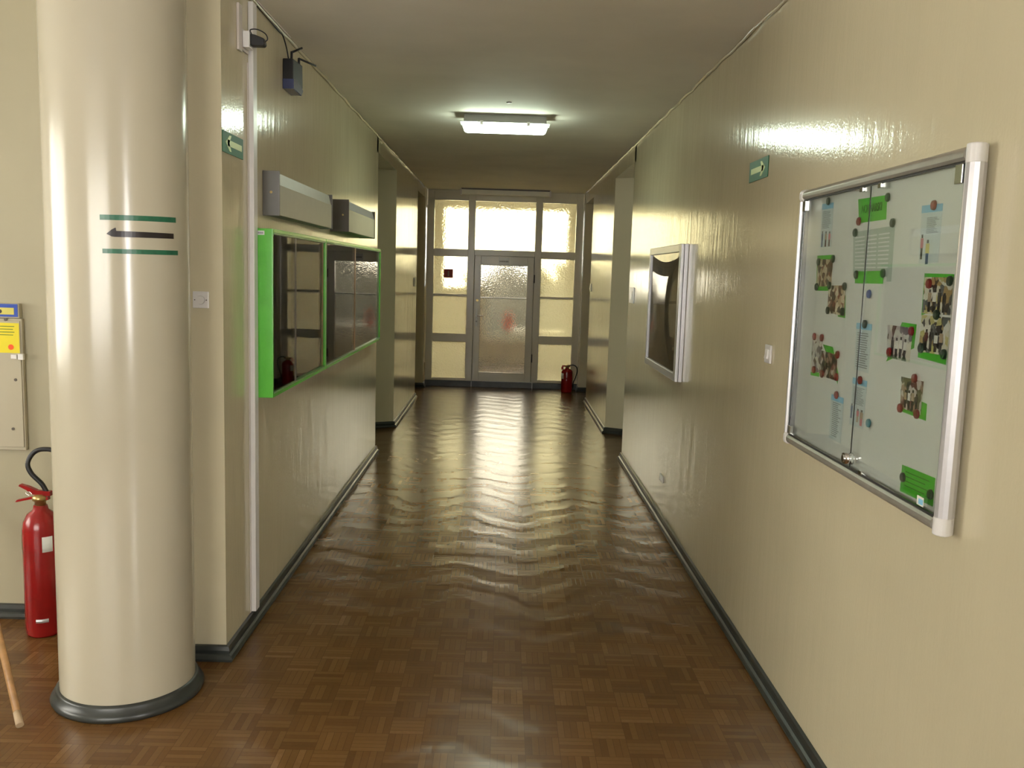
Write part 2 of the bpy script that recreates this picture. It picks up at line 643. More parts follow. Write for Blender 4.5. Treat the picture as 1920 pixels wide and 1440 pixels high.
def wall_with_holes(name, axis, pos0, pos1, a0, a1, holes, m):
    w = MB()
    cur = a0
    for h0, h1, z0, z1 in holes:
        for u0, u1, q0, q1 in ((cur, h0, 0, ZC), (h0, h1, 0, z0), (h0, h1, z1, ZC)):
            if u1 - u0 > 1e-4 and q1 - q0 > 1e-4:
                w.box(u0, u1, pos0, pos1, q0, q1) if axis == 'x' else w.box(pos0, pos1, u0, u1, q0, q1)
        cur = h1
    w.box(cur, a1, pos0, pos1, 0, ZC) if axis == 'x' else w.box(pos0, pos1, cur, a1, 0, ZC)
    return w.build(name, m, kind=ST)


wall_with_holes('wall_back', 'x', -3.6, -3.4, -5.7, 4.7, [(-4.4, -.4, .9, 2.7), (3.0, 4.3, .9, 2.7)], M['jamb'])
wall_with_holes('wall_lobby_left', 'y', -5.7, -5.5, -3.4, 4.13, [(1.1, 3.8, .9, 2.7)], M['jamb'])
MB().box(4.5, 4.7, -3.4, 1.5, 0, ZC).build('wall_lobby_right', M['jamb'], kind=ST)
MB().box(1.6, 4.7, 1.5, 1.7, 0, ZC).build('wall_lobby_front', M['jamb'], kind=ST)
# little porch behind the glazed screen
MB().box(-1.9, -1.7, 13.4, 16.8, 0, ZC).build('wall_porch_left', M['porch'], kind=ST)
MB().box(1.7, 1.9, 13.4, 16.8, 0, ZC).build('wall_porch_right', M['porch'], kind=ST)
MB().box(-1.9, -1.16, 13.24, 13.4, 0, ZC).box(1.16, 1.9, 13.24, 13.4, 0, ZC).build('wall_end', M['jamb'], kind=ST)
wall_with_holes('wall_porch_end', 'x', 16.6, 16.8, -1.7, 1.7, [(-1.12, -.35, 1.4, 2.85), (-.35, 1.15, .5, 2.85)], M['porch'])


def win(n, x0, x1, y, z0, z1, axis='x', mull=1, t=.06):
    o = thing('window_%d' % n, ((x0 + x1) / 2, y, z0) if axis == 'x' else (y, (x0 + x1) / 2, z0), None, None, kind=ST)
    f = MB()
    g = MB()

    def bx(m, a0, a1, b0, b1, q0, q1):
        m.box(a0, a1, b0, b1, q0, q1) if axis == 'x' else m.box(b0, b1, a0, a1, q0, q1)
    bx(f, x0, x0 + t, y - .04, y + .04, z0, z1)
    bx(f, x1 - t, x1, y - .04, y + .04, z0, z1)
    bx(f, x0 + t, x1 - t, y - .04, y + .04, z0, z0 + t)
    bx(f, x0 + t, x1 - t, y - .04, y + .04, z1 - t, z1)
    for k in range(mull):
        c = x0 + (x1 - x0) * (k + 1) / (mull + 1)
        bx(f, c - .03, c + .03, y - .035, y + .035, z0 + t, z1 - t)
    f.build('window_frame', M['white_gloss'], o)
    bx(g, x0 + t, x1 - t, y - .003, y + .003, z0 + t, z1 - t)
    g.build('window_pane', M['pane_window'], o)


win(2, 3.0, 4.3, -3.5, .9, 2.7, mull=0)
win(3, -4.4, -.4, -3.5, .9, 2.7, mull=2)  # unseen window added to go with the back left fill light
win(4, 1.1, 3.8, -5.6, .9, 2.7, 'y')
win(5, -1.12, -.35, 16.7, 1.4, 2.85, mull=0, t=.012)
win(6, -.35, 1.15, 16.7, .5, 2.85, mull=0, t=.012)


# skirting: double-rounded rubber profile along a run of corner points
def skirting(name, runs):
    s = MB()
    for pts, side in runs:
        P = [Vector((a, b)) for a, b in pts]
        prof = [(0, 0), (.030, 0), (.034, .012), (.026, .024), (.016, .030), (.017, .045), (.012, .062), (0, .066)]
        t = bmesh.new()
        rows = []
        for i, p in enumerate(P):
            d0 = (P[i] - P[i - 1]).normalized() if i else (P[1] - P[0]).normalized()
            d1 = (P[i + 1] - P[i]).normalized() if i < len(P) - 1 else d0
            n0 = Vector((-d0.y, d0.x)) * side
            n1 = Vector((-d1.y, d1.x)) * side
            n = (n0 + n1)
            n = n / max(.3, n.dot(n0)) if n.length > .01 else n0
            rows.append([t.verts.new((p.x + n.x * (o + .0008), p.y + n.y * (o + .0008), z + .0004)) for o, z in prof])
        for A, B in zip(rows, rows[1:]):
            for k in range(len(prof) - 1):
                t.faces.new((A[k], A[k + 1], B[k + 1], B[k]))
            t.faces.new((A[-1], A[0], B[0], B[-1]))
        t.faces.new(rows[0]); t.faces.new(rows[-1][::-1])
        bmesh.ops.recalc_face_normals(t, faces=t.faces[:])
        s._take(t)
    return s.build(name, M['skirt'], kind=ST)


skirting('baseboard_right', [([(1.145, 1.51), (1.145, 8.22), (1.40, 8.152)], 1), ([(1.40, 9.474), (1.145, 9.61), (1.145, 11.93), (1.40, 11.93)], 1),
                             ([(1.40, 13.02), (1.137, 13.02), (1.137, 13.2)], 1)])
skirting('baseboard_left', [([(-1.455, 3.72), (-1.155, 3.72), (-1.155, 8.22), (-1.41, 8.152)], -1), ([(-1.41, 9.474), (-1.155, 9.61), (-1.155, 11.93), (-1.41, 11.93)], -1),
                            ([(-1.41, 13.02), (-1.147, 13.02), (-1.147, 13.2)], -1)])
skirting('baseboard_front', [([(-5.49, 4.13), (-1.62, 4.13)], -1)])

# uneven paint-filled cove between walls and ceiling
random.seed(5)
for nm, x, sgn, y0 in (('trim_1', XR, -1, 1.6), ('trim_2', XL, 1, 3.74)):
    s = MB()
    for a, b in ((y0, 13.0),):
        pts = []
        y = a
        while y < b:
            pts.append((x + sgn * (.004 + random.random() * .006), y, ZC - .004 - random.random() * .008))
            y += .07 + random.random() * .12
        s.tube(pts, .009, 6, 2)
    s.build(nm, M['wall'], kind=ST)

# doors in the four niches
dn = 2
for side in (-1, 1):
    for y0, y1 in ((8.2, 9.42), (11.98, 12.96)):
        xw = XR + .3 if side > 0 else XL - .3
        o = thing('door_%d' % dn, (xw, (y0 + y1) / 2, 0), None, None, kind=ST)
        dn += 1
        a, b = (xw - .05, xw - .004) if side > 0 else (xw + .004, xw + .05)
        a2, b2 = (xw - .07, xw - .004) if side > 0 else (xw + .004, xw + .07)
        MB().box(a2, b2, y0, y0 + .07, .001, 2.70).box(a2, b2, y1 - .07, y1, .001, 2.70).box(a2, b2, y0 + .07, y1 - .07, 2.05, 2.70).build('door_frame', M['white_gloss'], o)
        lf = MB().box(a, b, y0 + .075, y1 - .075, .008, 2.045, .004).build('door_leaf', M['door_wood'], o)
        hx = a if side > 0 else b
        MB().cyl((hx, y0 + .14, 1.05), (hx - side * .045, y0 + .14, 1.05), .009).tube([(hx - side * .045, y0 + .14, 1.05), (hx - side * .047, y0 + .19, 1.05), (hx - side * .045, y0 + .25, 1.05)], .009).box(min(hx, hx - side * .006), max(hx, hx - side * .006), y0 + .12, y0 + .16, .93, 1.13, .001).build('door_handle', M['chrome'], lf)

# round column with its stickers
CX, CY, CR = -1.45, 3.42, .25
MB().lathe([(CR, 0.001), (CR, ZC - .001)], CX, CY, 96).build('column', M['pier'], origin=(CX, CY, 0), label='round cream painted column left of the corridor mouth', kind=ST)
MB().lathe([(CR + .001, .001), (CR + .028, .001), (CR + .034, .014), (CR + .026, .028), (CR + .014, .034), (CR + .014, .05), (CR + .008, .056), (CR + .001, .058)], CX, CY, 96).build('baseboard_column', M['skirt'], kind=ST)


def wrap(poly, name, m, label, cat, group=None):
    """flat sticker wrapped on the column; poly in (degrees, z), ruled in 4-degree slices between a lower and an upper edge"""
    s = MB()
    t = bmesh.new()
    rows = []
    for a, zl, zh in poly:
        r = math.radians(a)
        rows.append([t.verts.new((CX + q * math.cos(r), CY + q * math.sin(r), z)) for q, z in ((CR + .0008, zl), (CR + .0016, zl), (CR + .0016, zh), (CR + .0008, zh))])
    for A, B in zip(rows, rows[1:]):
        for k in range(4):
            t.faces.new((A[k], A[(k + 1) % 4], B[(k + 1) % 4], B[k]))
    t.faces.new(rows[0]); t.faces.new(rows[-1][::-1])
    bmesh.ops.recalc_face_normals(t, faces=t.faces[:])
    s._take(t, False)
    a = math.radians((poly[0][0] + poly[-1][0]) / 2)
    return s.build(name, m, origin=(CX + CR * math.cos(a), CY + CR * math.sin(a), poly[0][1]), label=label, cat=cat, group=group)


def lerp_poly(a0, a1, l0, l1, h0, h1, n=18):
    return [(a0 + (a1 - a0) * i / n, l0 + (l1 - l0) * i / n, h0 + (h1 - h0) * i / n) for i in range(n + 1)]


wrap(lerp_poly(-80.8, -17, 1.840, 1.845, 1.858, 1.864), 'tape_strip', M['tape_green'], 'green tape strip on the column above the black arrow', 'tape')
wrap(lerp_poly(-79.4, -14.9, 1.725, 1.727, 1.741, 1.744), 'tape_strip', M['tape_green'], 'green tape strip on the column below the black arrow', 'tape')
wrap([(-75.9, 1.792, 1.794), (-73.5, 1.787, 1.803), (-72.3, 1.784, 1.808), (-70, 1.783, 1.814), (-69.2, 1.783, 1.815), (-68.9, 1.783, 1.804)] + lerp_poly(-68, -20, 1.783, 1.786, 1.804, 1.805), 'arrow_sticker', M['tape_black'],
     'black arrow pointing left between the two green strips on the column', 'arrow')

# ------------------------------------------------------------------ glazed end screen and door
scr = thing('window_1', (0, YE, 0), 'glazed wooden screen closing the far end of the corridor', None, kind=ST)
y0, y1 = YE - .04, YE + .05
f = MB()
for a, b in ((-1.135, -1.035), (-.54, -.44), (.44, .54), (1.03, 1.13)):
    f.box(a, b, y0, y1, .085, ZC - .004, .004)
for a, b in ((-1.035, -.54), (.54, 1.03)):
    for z0, z1 in ((.085, .125), (.665, .785), (1.333, 1.367), (1.915, 2.022), (2.722, ZC - .004)):
        f.box(a, b, y0 + .008, y1 - .008, z0, z1, .003)
f.box(-.44, .44, y0 + .008, y1 - .008, 1.94, 2.022, .003)
f.box(-.45, -.425, y1 - .016, y1 + .012, .09, 1.95).box(.425, .45, y1 - .016, y1 + .012, .09, 1.95).box(-.425, .425, y1 - .016, y1 + .012, 1.925, 1.95)
f.box(-.44, .44, y0 + .008, y1 - .008, 2.722, ZC - .004, .003)
f.build('screen_frame', M['white_gloss'], scr)
for a, b in ((-1.035, -.54), (.54, 1.03)):
    for z0, z1 in ((.125, .665), (.785, 1.333), (1.367, 1.915), (2.022, 2.722)):
        MB().box(a, b, YE, YE + .005, z0, z1).build('glass_pane', M['rolled'], scr)
MB().box(-.44, .44, YE, YE + .005, 2.022, 2.722).build('glass_pane', M['rolled'], scr)
MB().box(-1.135, -.445, y0 - .02, y1, .001, .084, .003).box(.465, 1.13, y0 - .02, y1, .001, .084, .003).build('kick_board', M['skirt'], scr)
d = thing('door_1', (0, YE, 0), 'glazed wooden door in the end screen', None, kind=ST)
lf = MB()
lf.box(-.435, -.34, y0 - .006, y1 - .02, .09, 1.935, .004).box(.34, .435, y0 - .006, y1 - .02, .09, 1.935, .004)
lf.box(-.34, .34, y0 - .004, y1 - .022, 1.80, 1.935, .004).box(-.34, .34, y0 - .004, y1 - .022, .09, .222, .004)
lf.box(-.34, .34, y0 + .01, y1 - .03, 1.318, 1.332, .001)
leaf = lf.build('door_leaf', M['white_gloss'], d)
MB().box(-.34, .34, YE - .004, YE + .001, 1.333, 1.80).build('glass_pane', M['hammered'], d)
MB().box(-.34, .34, YE - .004, YE + .001, .222, 1.317).build('glass_pane', M['hammered'], d)
yl = y0 - .006
MB().box(-.405, -.372, yl - .004, yl, .90, 1.16, .0015).build('lock_plate', M['alu_dull'], d)
MB().cyl((-.388, yl - .003, 1.062), (-.388, yl - .05, 1.062), .009).tube([(-.388, yl - .05, 1.062), (-.345, yl - .053, 1.062), (-.285, yl - .05, 1.06)], .008).build('door_handle', M['chrome'], d)
MB().cyl((-.388, yl - .004, .975), (-.388, yl - .012, .975), .011, seg=16).build('key_lock', M['dark_metal'], d)
MB().cyl((-.383, yl, 1.284), (-.383, yl - .01, 1.284), .018, seg=20).cyl((-.383, yl - .01, 1.284), (-.383, yl - .014, 1.284), .009, seg=16).build('deadbolt', M['brass'], d)
for z in (1.62, .45):
    MB().cyl((.445, yl - .006, z - .06), (.445, yl - .006, z + .06), .009).build('hinge', M['dark_metal'], d)
MB().box(-.44, .46, y0 - .024, y0 + .02, .001, .086, .003).build('threshold', M['skirt'], d)
sg = thing('door_plate', (-.007, yl - .003, 1.86), 'small grey plate above the glass of the far door', 'sign')
MB().box(-.086, .072, yl - .004, yl - .0005, 1.812, 1.916, .001).build('plate', M['alu_dull'], sg)
s = MB()
for k in range(7):
    s.box(-.07 + k * .019, -.058 + k * .019, yl - .0055, yl - .004, 1.85, 1.872)
s.build('lettering', M['dark_metal'], sg)
st = thing('red_notice_sticker', (-.82, YE, 1.66), 'small dark red square sticker on the left glass pane of the far screen', 'sticker')
MB().box(-.886, -.752, YE - .0025, YE - .0005, 1.60, 1.727).build('backing', M['red_sticker'], st)
MB().box(-.828, -.808, YE - .004, YE - .0026, 1.625, 1.70).build('mark', M['tan'], st)

# outside the porch window
random.seed(3)
MB().box(-14, 14, 17.0, 34, -.6, -.5).build('ground', M['paving'], kind=ST)


def bush(x, y, r, h, label, m='leaf', seed=1):
    rnd = random.Random(seed)
    s = MB()
    t = bmesh.new()
    bmesh.ops.create_icosphere(t, subdivisions=4, radius=1)
    for v in t.verts:
        n = v.co.normalized()
        k = 1 + .12 * math.sin(7 * n.x + seed) * math.cos(6 * n.y) + .1 * math.sin(11 * n.z + 5 * n.x) + rnd.uniform(-.05, .05)
        v.co = Vector((x + n.x * r * k, y + n.y * r * .7 * k, -.5 + (n.z * .5 + .5) * h * k))
    s._take(t, False)
    for i in range(260):
        a, b = rnd.uniform(0, 2 * PI), rnd.uniform(-1, 1)
        q = math.sqrt(1 - b * b)
        c = Vector((x + r * q * math.cos(a), y + r * .7 * q * math.sin(a), -.5 + (b * .5 + .5) * h))
        u = Vector((rnd.uniform(-1, 1), rnd.uniform(-1, 1), rnd.uniform(-1, 1))).normalized() * .12
        v2 = u.cross(Vector((rnd.uniform(-1, 1), rnd.uniform(-1, 1), 1))).normalized() * .06
        vs = [s.bm.verts.new(c + u), s.bm.verts.new(c + v2), s.bm.verts.new(c - u), s.bm.verts.new(c - v2)]
        s.bm.faces.new(vs)
    return s.build('garden_bush', M[m], origin=(x, y, -.5), label=label, cat='bush')


bush(.3, 20.5, 1.2, 2.5, 'dark leafy bush outside, seen blurred through the middle of the far door glass', seed=2)
bush(2.5, 22.9, 1.35, 2.9, 'dark leafy bush outside, blurred behind the right hand panes, enlarged to block low sky light', seed=5)  # enlarged and shifted to block low sky light into the corridor

# porch furniture, seen blurred
tb = thing('porch_table', (.55, 15.2, 0), 'pale table behind the door glass, blurred', 'table')
MB().box(.02, 1.15, 14.9, 15.5, .70, .735, .004).build('tabletop', M['white_gloss'], tb)
for x in (.06, 1.11):
    for y in (14.94, 15.46):
        MB().box(x - .02, x + .02, y - .02, y + .02, .001, .70).build('leg', M['white_gloss'], tb)
vs = thing('orange_vase', (.07, 15.1, .735), 'orange blurred vase standing on the table behind the far door', 'vase')
MB().lathe([(.0, .736), (.045, .736), (.07, .80), (.075, .88), (.05, .96), (.035, 1.0), (.045, 1.03)], .09, 15.1, 24).build('body', M['orange'], vs)

# ------------------------------------------------------------------ ceiling lamps
L = thing('ceiling_lamp', (-.027, 6.97, ZC), 'lit fluorescent lamp glowing white on the ceiling', 'lamp')
MB().box(-.335, .285, 6.90, 7.04, ZC - .062, ZC - .001, .006).build('housing', M['lamp_tray'], L)
MB().box(-.362, .312, 6.868, 7.072, ZC - .0625, ZC - .0602, .001).build('flange', M['lamp_tray'], L)
t = MB()
t.prism([(-.348, ZC - .063), (-.348, ZC - .070), (-.335, ZC - .108), (-.318, ZC - .118), (.268, ZC - .118), (.285, ZC - .108), (.298, ZC - .070), (.298, ZC - .063)], 6.885, 7.055, 'y', .006)
t.build('diffuser', M['lamp_on'], L)
for x in (-.2, .15):
    MB().box(x - .012, x + .012, 6.878, 6.886, ZC - .082, ZC - .052, .001).build('clip', M['white_plastic'], L)
L = thing('batten_lamp', (-.01, 12.95, ZC), 'unlit long batten lamp on the ceiling above the far door', 'lamp')
MB().prism([(12.90, ZC - .02), (12.90, ZC - .085), (13.0, ZC - .085), (13.0, ZC - .02)], -.65, .63, 'x', .006).build('cover', M['batten'], L)
MB().box(-.64, .62, 12.905, 12.995, ZC - .02, ZC - .001).build('base', M['dark_metal'], L)
for x in (-.65, .617):
    MB().box(x - .006, x + .019, 12.893, 13.007, ZC - .092, ZC - .012, .004).build('end_cap', M['pink_plastic'], L)
tag(MB().cyl((0, 6.41, ZC), (0, 6.41, ZC - .006), .02, .014, seg=16).build('ceiling_screw_cap', M['dark_metal'], origin=(0, 6.41, ZC)), 'tiny dark screw cap on the ceiling in front of the lit lamp', 'cap')

# ------------------------------------------------------------------ left wall
# green display case
XF = -1.065
for (a, b, mid, lab) in ((4.165, 5.405, 4.635, 'nearer green glass-fronted display case on the left wall'), (5.415, 7.80, 6.48, 'farther and longer green glass-fronted display case on the left wall')):
    c = thing('display_case', (XL, (a + b) / 2, 1.085), lab, 'display case')
    z0, z1 = 1.085, 1.868
    MB().box(XL + .001, XF, a, a + .018, z0, z1, .002).box(XL + .001, XF, b - .018, b, z0, z1, .002).box(XL + .001, XF, a + .018, b - .018, z0, z0 + .018, .002).box(XL + .001, XF, a + .018, b - .018, z1 - .018, z1, .002).build('cabinet_box', M['green_paint'], c)
    MB().box(XL + .002, XL + .010, a + .018, b - .018, z0 + .018, z1 - .018).build('back_panel', M['case_back'], c)
    for (q0, q1) in ((z0 + .018, z0 + .026), (z1 - .026, z1 - .018)):
        MB().box(XF - .022, XF + .002, a + .018, b - .018, q0, q1, .001).build('rail', M['green_edge'], c)
    for (p, q, xo, mm) in ((a + .02, mid + .02, -.006, 'dark_metal' if a < 5 else 'case_frame'), (mid - .02, b - .02, -.014, 'case_frame' if a < 5 else 'alu_dull')):
        g = MB().box(XF + xo - .002, XF + xo + .002, p, q, z0 + .026, z1 - .026).build('glass_door', M['pane'], c)
        if p < mid - .1:
            MB().box(XF + xo - .003, XF + xo + .004, q - .03, q, z0 + .026, z1 - .026, .001).build('edge_strip', M[mm], g)
        else:
            MB().box(XF + xo - .003, XF + xo + .004, q - .035, q, z0 + .026, z1 - .026, .001).build('edge_strip', M[mm], g)


def wall_sheet(name, y0_, y1_, z0_, z1_, m, label, cat, xoff=.0115):
    return MB().box(XL + xoff, XL + xoff + .0012, y0_, y1_, z0_, z1_).build(name, M[m], origin=(XL + xoff, (y0_ + y1_) / 2, z0_), label=label, cat=cat)


wall_sheet('pinned_sheet', 4.22, 4.40, 1.30, 1.66, 'paper', 'large pale sheet behind the first glass of the nearer display case', 'paper')
wall_sheet('pinned_sheet', 4.24, 4.42, 1.72, 1.82, 'ph_street', 'striped dark sheet at top left inside the nearer display case', 'paper')
wall_sheet('pinned_picture', 4.45, 4.56, 1.13, 1.27, 'pr_maroon', 'dark red picture low inside the nearer display case', 'picture')
wall_sheet('pinned_sheet', 4.80, 5.15, 1.25, 1.72, 'ph_stage', 'pale sheet behind the second glass of the nearer display case', 'paper')
wall_sheet('pinned_sheet', 5.65, 6.10, 1.25, 1.70, 'paper_grey', 'pale sheet behind the first glass of the farther display case', 'paper')
wall_sheet('pinned_sheet', 6.75, 7.3, 1.20, 1.72, 'paper_grey', 'pale sheet behind the last glass of the farther display case', 'paper')
# label on the case side
lb = thing('case_label', (-1.12, 4.164, 1.85), 'small white label at the top of the green case end', 'label')
MB().box(-1.152, -1.102, 4.1633, 4.1648, 1.838, 1.857).build('paper_strip', M['paper'], lb)
s = MB()
for k in range(7):
    s.box(-1.148 + k * .006, -1.144 + k * .006, 4.1628, 4.1633, 1.843, 1.852)
s.build('lettering', M['ink'], lb)

# wall lamps above the case
for (a, b, lab, mcap) in ((4.33, 5.655, 'nearer grey metal strip lamp above the green display case', 'grey_metal'), (5.99, 7.2, 'farther strip lamp with dark end cap above the green display case', 'dark_metal')):
    zz0, zz1 = 1.935, 2.145
    xo = -1.078 if a < 5 else -1.035
    c = thing('strip_lamp', (XL, (a + b) / 2, zz0), lab, 'lamp')
    MB().prism([(XL + .001, zz1), (XL + .001, zz0), (xo + .004, zz0), (xo + .004, zz1)], a, a + .012, 'y', .002).build('end_cap', M[mcap], c)
    MB().prism([(XL + .001, zz1), (XL + .001, zz0), (xo + .004, zz0), (xo + .004, zz1)], b - .012, b, 'y', .002).build('end_cap', M[mcap], c)
    MB().prism([(XL + .001, zz1 - .006), (XL + .001, zz0 + .004), (xo - .012, zz0 + .004), (xo - .012, zz1 - .08), (xo - .028, zz1 - .006)], a + .012, b - .012, 'y').build('body', M['grey_metal'], c)
    MB().box(xo - .011, xo, a + .013, b - .013, zz0 + .004, zz1 - .062, .002).build('diffuser', M['acrylic'], c)
    MB().prism([(xo - .003, zz1 - .062), (xo - .011, zz1 - .062), (xo - .026, zz1 - .005), (xo - .018, zz1 - .005)], a + .013, b - .013, 'y').build('sloped_strip', M['acrylic' if a < 5 else 'alu'], c)  # window light on the farther slope is put in as pale metal
    MB().cyl((xo - .035, a, 2.045), (xo - .035, a - .004, 2.045), .006, seg=12).build('screw', M['brass'], c)
# exit signs


def arrow_poly(sign, c, z, w, h):
    """thick arrow along y, pointing to c+sign*w/2"""
    t = h * .15
    tip = c + sign * w * .40
    tail = c - sign * w * .44
    hd = w * .20
    k = sign * w * .09
    return [[(tail, z - t), (tip - k, z - t), (tip - k, z + t), (tail, z + t)],
            [(tip, z), (tip - sign * hd, z + h * .38), (tip - sign * hd - k, z + h * .38), (tip - 2 * k, z)],
            [(tip, z), (tip - sign * hd, z - h * .38), (tip - sign * hd - k, z - h * .38), (tip - 2 * k, z)]]


e = thing('exit_sign', (XL, 3.865, 2.15), 'green exit sign on the left wall, arrow pointing left', 'sign')
MB().box(XL + .001, XL + .004, 3.722, 4.008, 2.153, 2.239, .0008).build('panel', M['sign_green'], e)
s = MB()
for p in arrow_poly(-1, 3.865, 2.196, .27, .085):
    s.prism(p, XL + .004, XL + .0052, 'x')
s.build('arrow', M['sign_lum'], e)
e = thing('exit_sign', (XR, 4.15, 2.15), 'green exit sign on the right wall, arrow pointing right', 'sign')
MB().box(XR - .004, XR - .001, 4.0, 4.30, 2.153, 2.245, .0008).build('panel', M['sign_green'], e)
s = MB()
for p in arrow_poly(-1, 4.15, 2.199, .27, .085):
    s.prism(p, XR - .0052, XR - .004, 'x')
s.build('arrow', M['sign_lum'], e)

# vertical cable trunking with junction box and plugged adapter
c = thing('cable_trunking', (XL, 4.13, 0), 'white vertical cable trunking running from floor to ceiling on the left wall', 'trunking')
MB().box(XL + .001, XL + .024, 4.10, 4.16, .068, ZC - .03, .002).build('channel', M['white_plastic'], c)
MB().box(XL + .001, XL + .004, 4.08, 4.10, .068, 2.58).build('back_strip', M['pink_plastic'], c)
c = thing('socket_box', (XL, 4.01, 2.62), 'white socket box beside the trunking near the ceiling', 'socket')
MB().box(XL + .0105, XL + .040, 3.983, 4.045, 2.622, 2.69, .003).build('box_body', M['white_plastic'], c)
MB().box(XL + .001, XL + .010, 3.983, 4.078, 2.612, 2.70, .001).build('mounting_plate', M['pink_plastic'], c)
c = thing('short_channel', (XL, 3.955, 2.6), 'short white cable channel just left of the socket box', 'trunking')
MB().box(XL + .001, XL + .012, 3.93, 3.978, 2.60, 2.79, .002).build('wall_channel', M['pink_plastic'], c)
c = thing('power_adapter', (XL + .07, 4.01, 2.62), 'black power adapter with looped cable plugged into the socket box', 'adapter')
MB().prism([(XL + .0405, 2.632), (XL + .0405, 2.682), (XL + .060, 2.678), (XL + .098, 2.664), (XL + .102, 2.640), (XL + .095, 2.632)], 3.992, 4.035, 'y', .004).build('adapter_body', M['black'], c)
MB().tube([(XL + .045, 4.0, 2.68), (XL + .04, 4.0, 2.698), (XL + .07, 4.0, 2.70), (XL + .103, 4.0, 2.684), (XL + .113, 4.0, 2.662), (XL + .10, 4.0, 2.648)], .0026, 8).build('cable', M['black'], c)
c = thing('router', (XL, 4.82, 2.6), 'black wireless router hung high on the left wall with two antennas', 'router')
MB().prism([(4.72, 2.61), (4.72, 2.745), (4.93, 2.755), (4.94, 2.64), (4.90, 2.612)], XL + .002, XL + .055, 'x', .004).build('case', M['black'], c)
MB().prism([(4.718, 2.596), (4.718, 2.645), (4.80, 2.655), (4.945, 2.628), (4.90, 2.594)], XL + .001, XL + .058, 'x', .003).build('front_edge', M['black_blue'], c)
MB().tube([(XL + .035, 4.77, 2.745), (XL + .035, 4.772, 2.79)], .0065, 8, 1).tube([(XL + .035, 4.772, 2.786), (XL + .075, 4.83, 2.822)], .0055, 8, 1).build('antenna', M['black'], c)
MB().tube([(XL + .045, 4.89, 2.75), (XL + .045, 4.893, 2.785)], .0065, 8, 1).tube([(XL + .045, 4.893, 2.783), (XL + .11, 5.0, 2.772)], .0055, 8, 1).build('antenna', M['black'], c)
MB().tube([(XL + .006, 4.18, 2.862), (XL + .006, 4.4, 2.858), (XL + .008, 4.62, 2.85), (XL + .012, 4.68, 2.845), (XL + .02, 4.72, 2.80), (XL + .025, 4.745, 2.75)], .0035, 8).build('router_cable', M['black'], origin=(XL, 4.5, 2.85), label='thin black cable running along the ceiling edge to the router', cat='cable')
MB().box(XL + .001, XL + .02, 4.2, 4.82, 2.866, 2.8725).build('ceiling_channel', M['pink_plastic'], origin=(XL, 4.5, 2.87), label='flat cream cable channel at the ceiling edge above the router', cat='trunking')

# light switch on the pier
c = thing('rotary_switch', (-1.245, 3.72, 1.55), 'white square switch with round knob on the pier beside the column', 'switch')
MB().box(-1.278, -1.212, 3.711, 3.7195, 1.517, 1.586, .003).build('plate', M['white_plastic'], c)
MB().cyl((-1.245, 3.711, 1.551), (-1.245, 3.703, 1.551), .018, .016, 28).build('knob', M['white_plastic'], c)
for x in (-1.269, -1.221):
    MB().cyl((x, 3.7112, 1.551), (x, 3.7098, 1.551), .0025, seg=10).build('screw', M['dark_metal'], c)
c = thing('light_switch', (XL, 11.65, 1.55), 'tiny grey switch on the far left wall by the last niche', 'switch')
MB().box(XL + .001, XL + .010, 11.55, 11.75, 1.49, 1.60, .002).build('plate', M['alu_dull'], c)
MB().box(XL + .010, XL + .014, 11.59, 11.71, 1.51, 1.58, .001).build('rocker', M['pink_plastic'], c)


def rswitch(y0_, y1_, z0_, z1_, lab, name='light_switch', m1='white_plastic', m2='white_plastic', cat='switch'):
    c = thing(name, (XR, (y0_ + y1_) / 2, z0_), lab, cat)
    MB().box(XR - .010, XR - .001, y0_, y1_, z0_, z1_, .002).build('plate', M[m1], c)
    dy, dz = (y1_ - y0_) * .3, (z1_ - z0_) * .25
    MB().prism([(XR - .010, z0_ + dz), (XR - .019, z0_ + dz), (XR - .013, z1_ - dz), (XR - .010, z1_ - dz)], y0_ + dy, y1_ - dy, 'y').build('rocker', M[m2], c)


rswitch(3.77, 3.85, 1.35, 1.428, 'white rocker switch on the right wall between the two notice boards')
rswitch(6.06, 6.17, .287, .335, 'white low wall socket just above the right skirting', 'wall_socket', cat='socket')
rswitch(7.86, 8.11, 1.465, 1.605, 'grey double switch on the right wall at the edge of the niche', m1='alu', m2='white_plastic')
rswitch(11.72, 11.88, 1.49, 1.59, 'tiny switch on the far right wall by the last niche', m1='alu_dull')

# fuse box on the lobby wall
c = thing('fuse_box', (-2.5, 4.13, .815), 'cream metal fuse box on the wall left of the column', 'fuse box')
MB().box(-2.75, -2.192, 4.106, 4.129, .815, 1.425, .003).box(-2.75, -2.200, 4.104, 4.129, 1.427, 1.494, .003).build('housing', M['pier'], c)
MB().box(-2.73, -2.198, 4.1005, 4.1055, .83, 1.415, .002).build('cover_door', M['pier'], c)
MB().box(-2.240, -2.213, 4.092, 4.100, 1.242, 1.261, .002).build('latch', M['white_plastic'], c)
MB().box(-2.208, -2.184, 4.092, 4.108, 1.238, 1.265, .002).build('latch', M['white_plastic'], c)
for (x, z) in ((-2.225, 1.145), (-2.245, .916), (-2.26, 1.42)):
    MB().cyl((x, 4.1005, z), (x, 4.0972, z), .0068, seg=14).build('screw', M['dark_metal'], c)
c = thing('warning_sticker', (-2.26, 4.10, 1.27), 'yellow sticker with an orange dot on the fuse box', 'sticker')
MB().box(-2.34, -2.201, 4.0985, 4.100, 1.268, 1.405).build('sheet', M['yellow'], c)
MB().cyl((-2.240, 4.0984, 1.295), (-2.240, 4.0976, 1.295), .0125, seg=24).build('dot', M['orange'], c)
s = MB()
for k in range(4):
    s.box(-2.33, -2.222 - .006 * (k % 2), 4.0979, 4.0984, 1.388 - k * .013, 1.391 - k * .013)
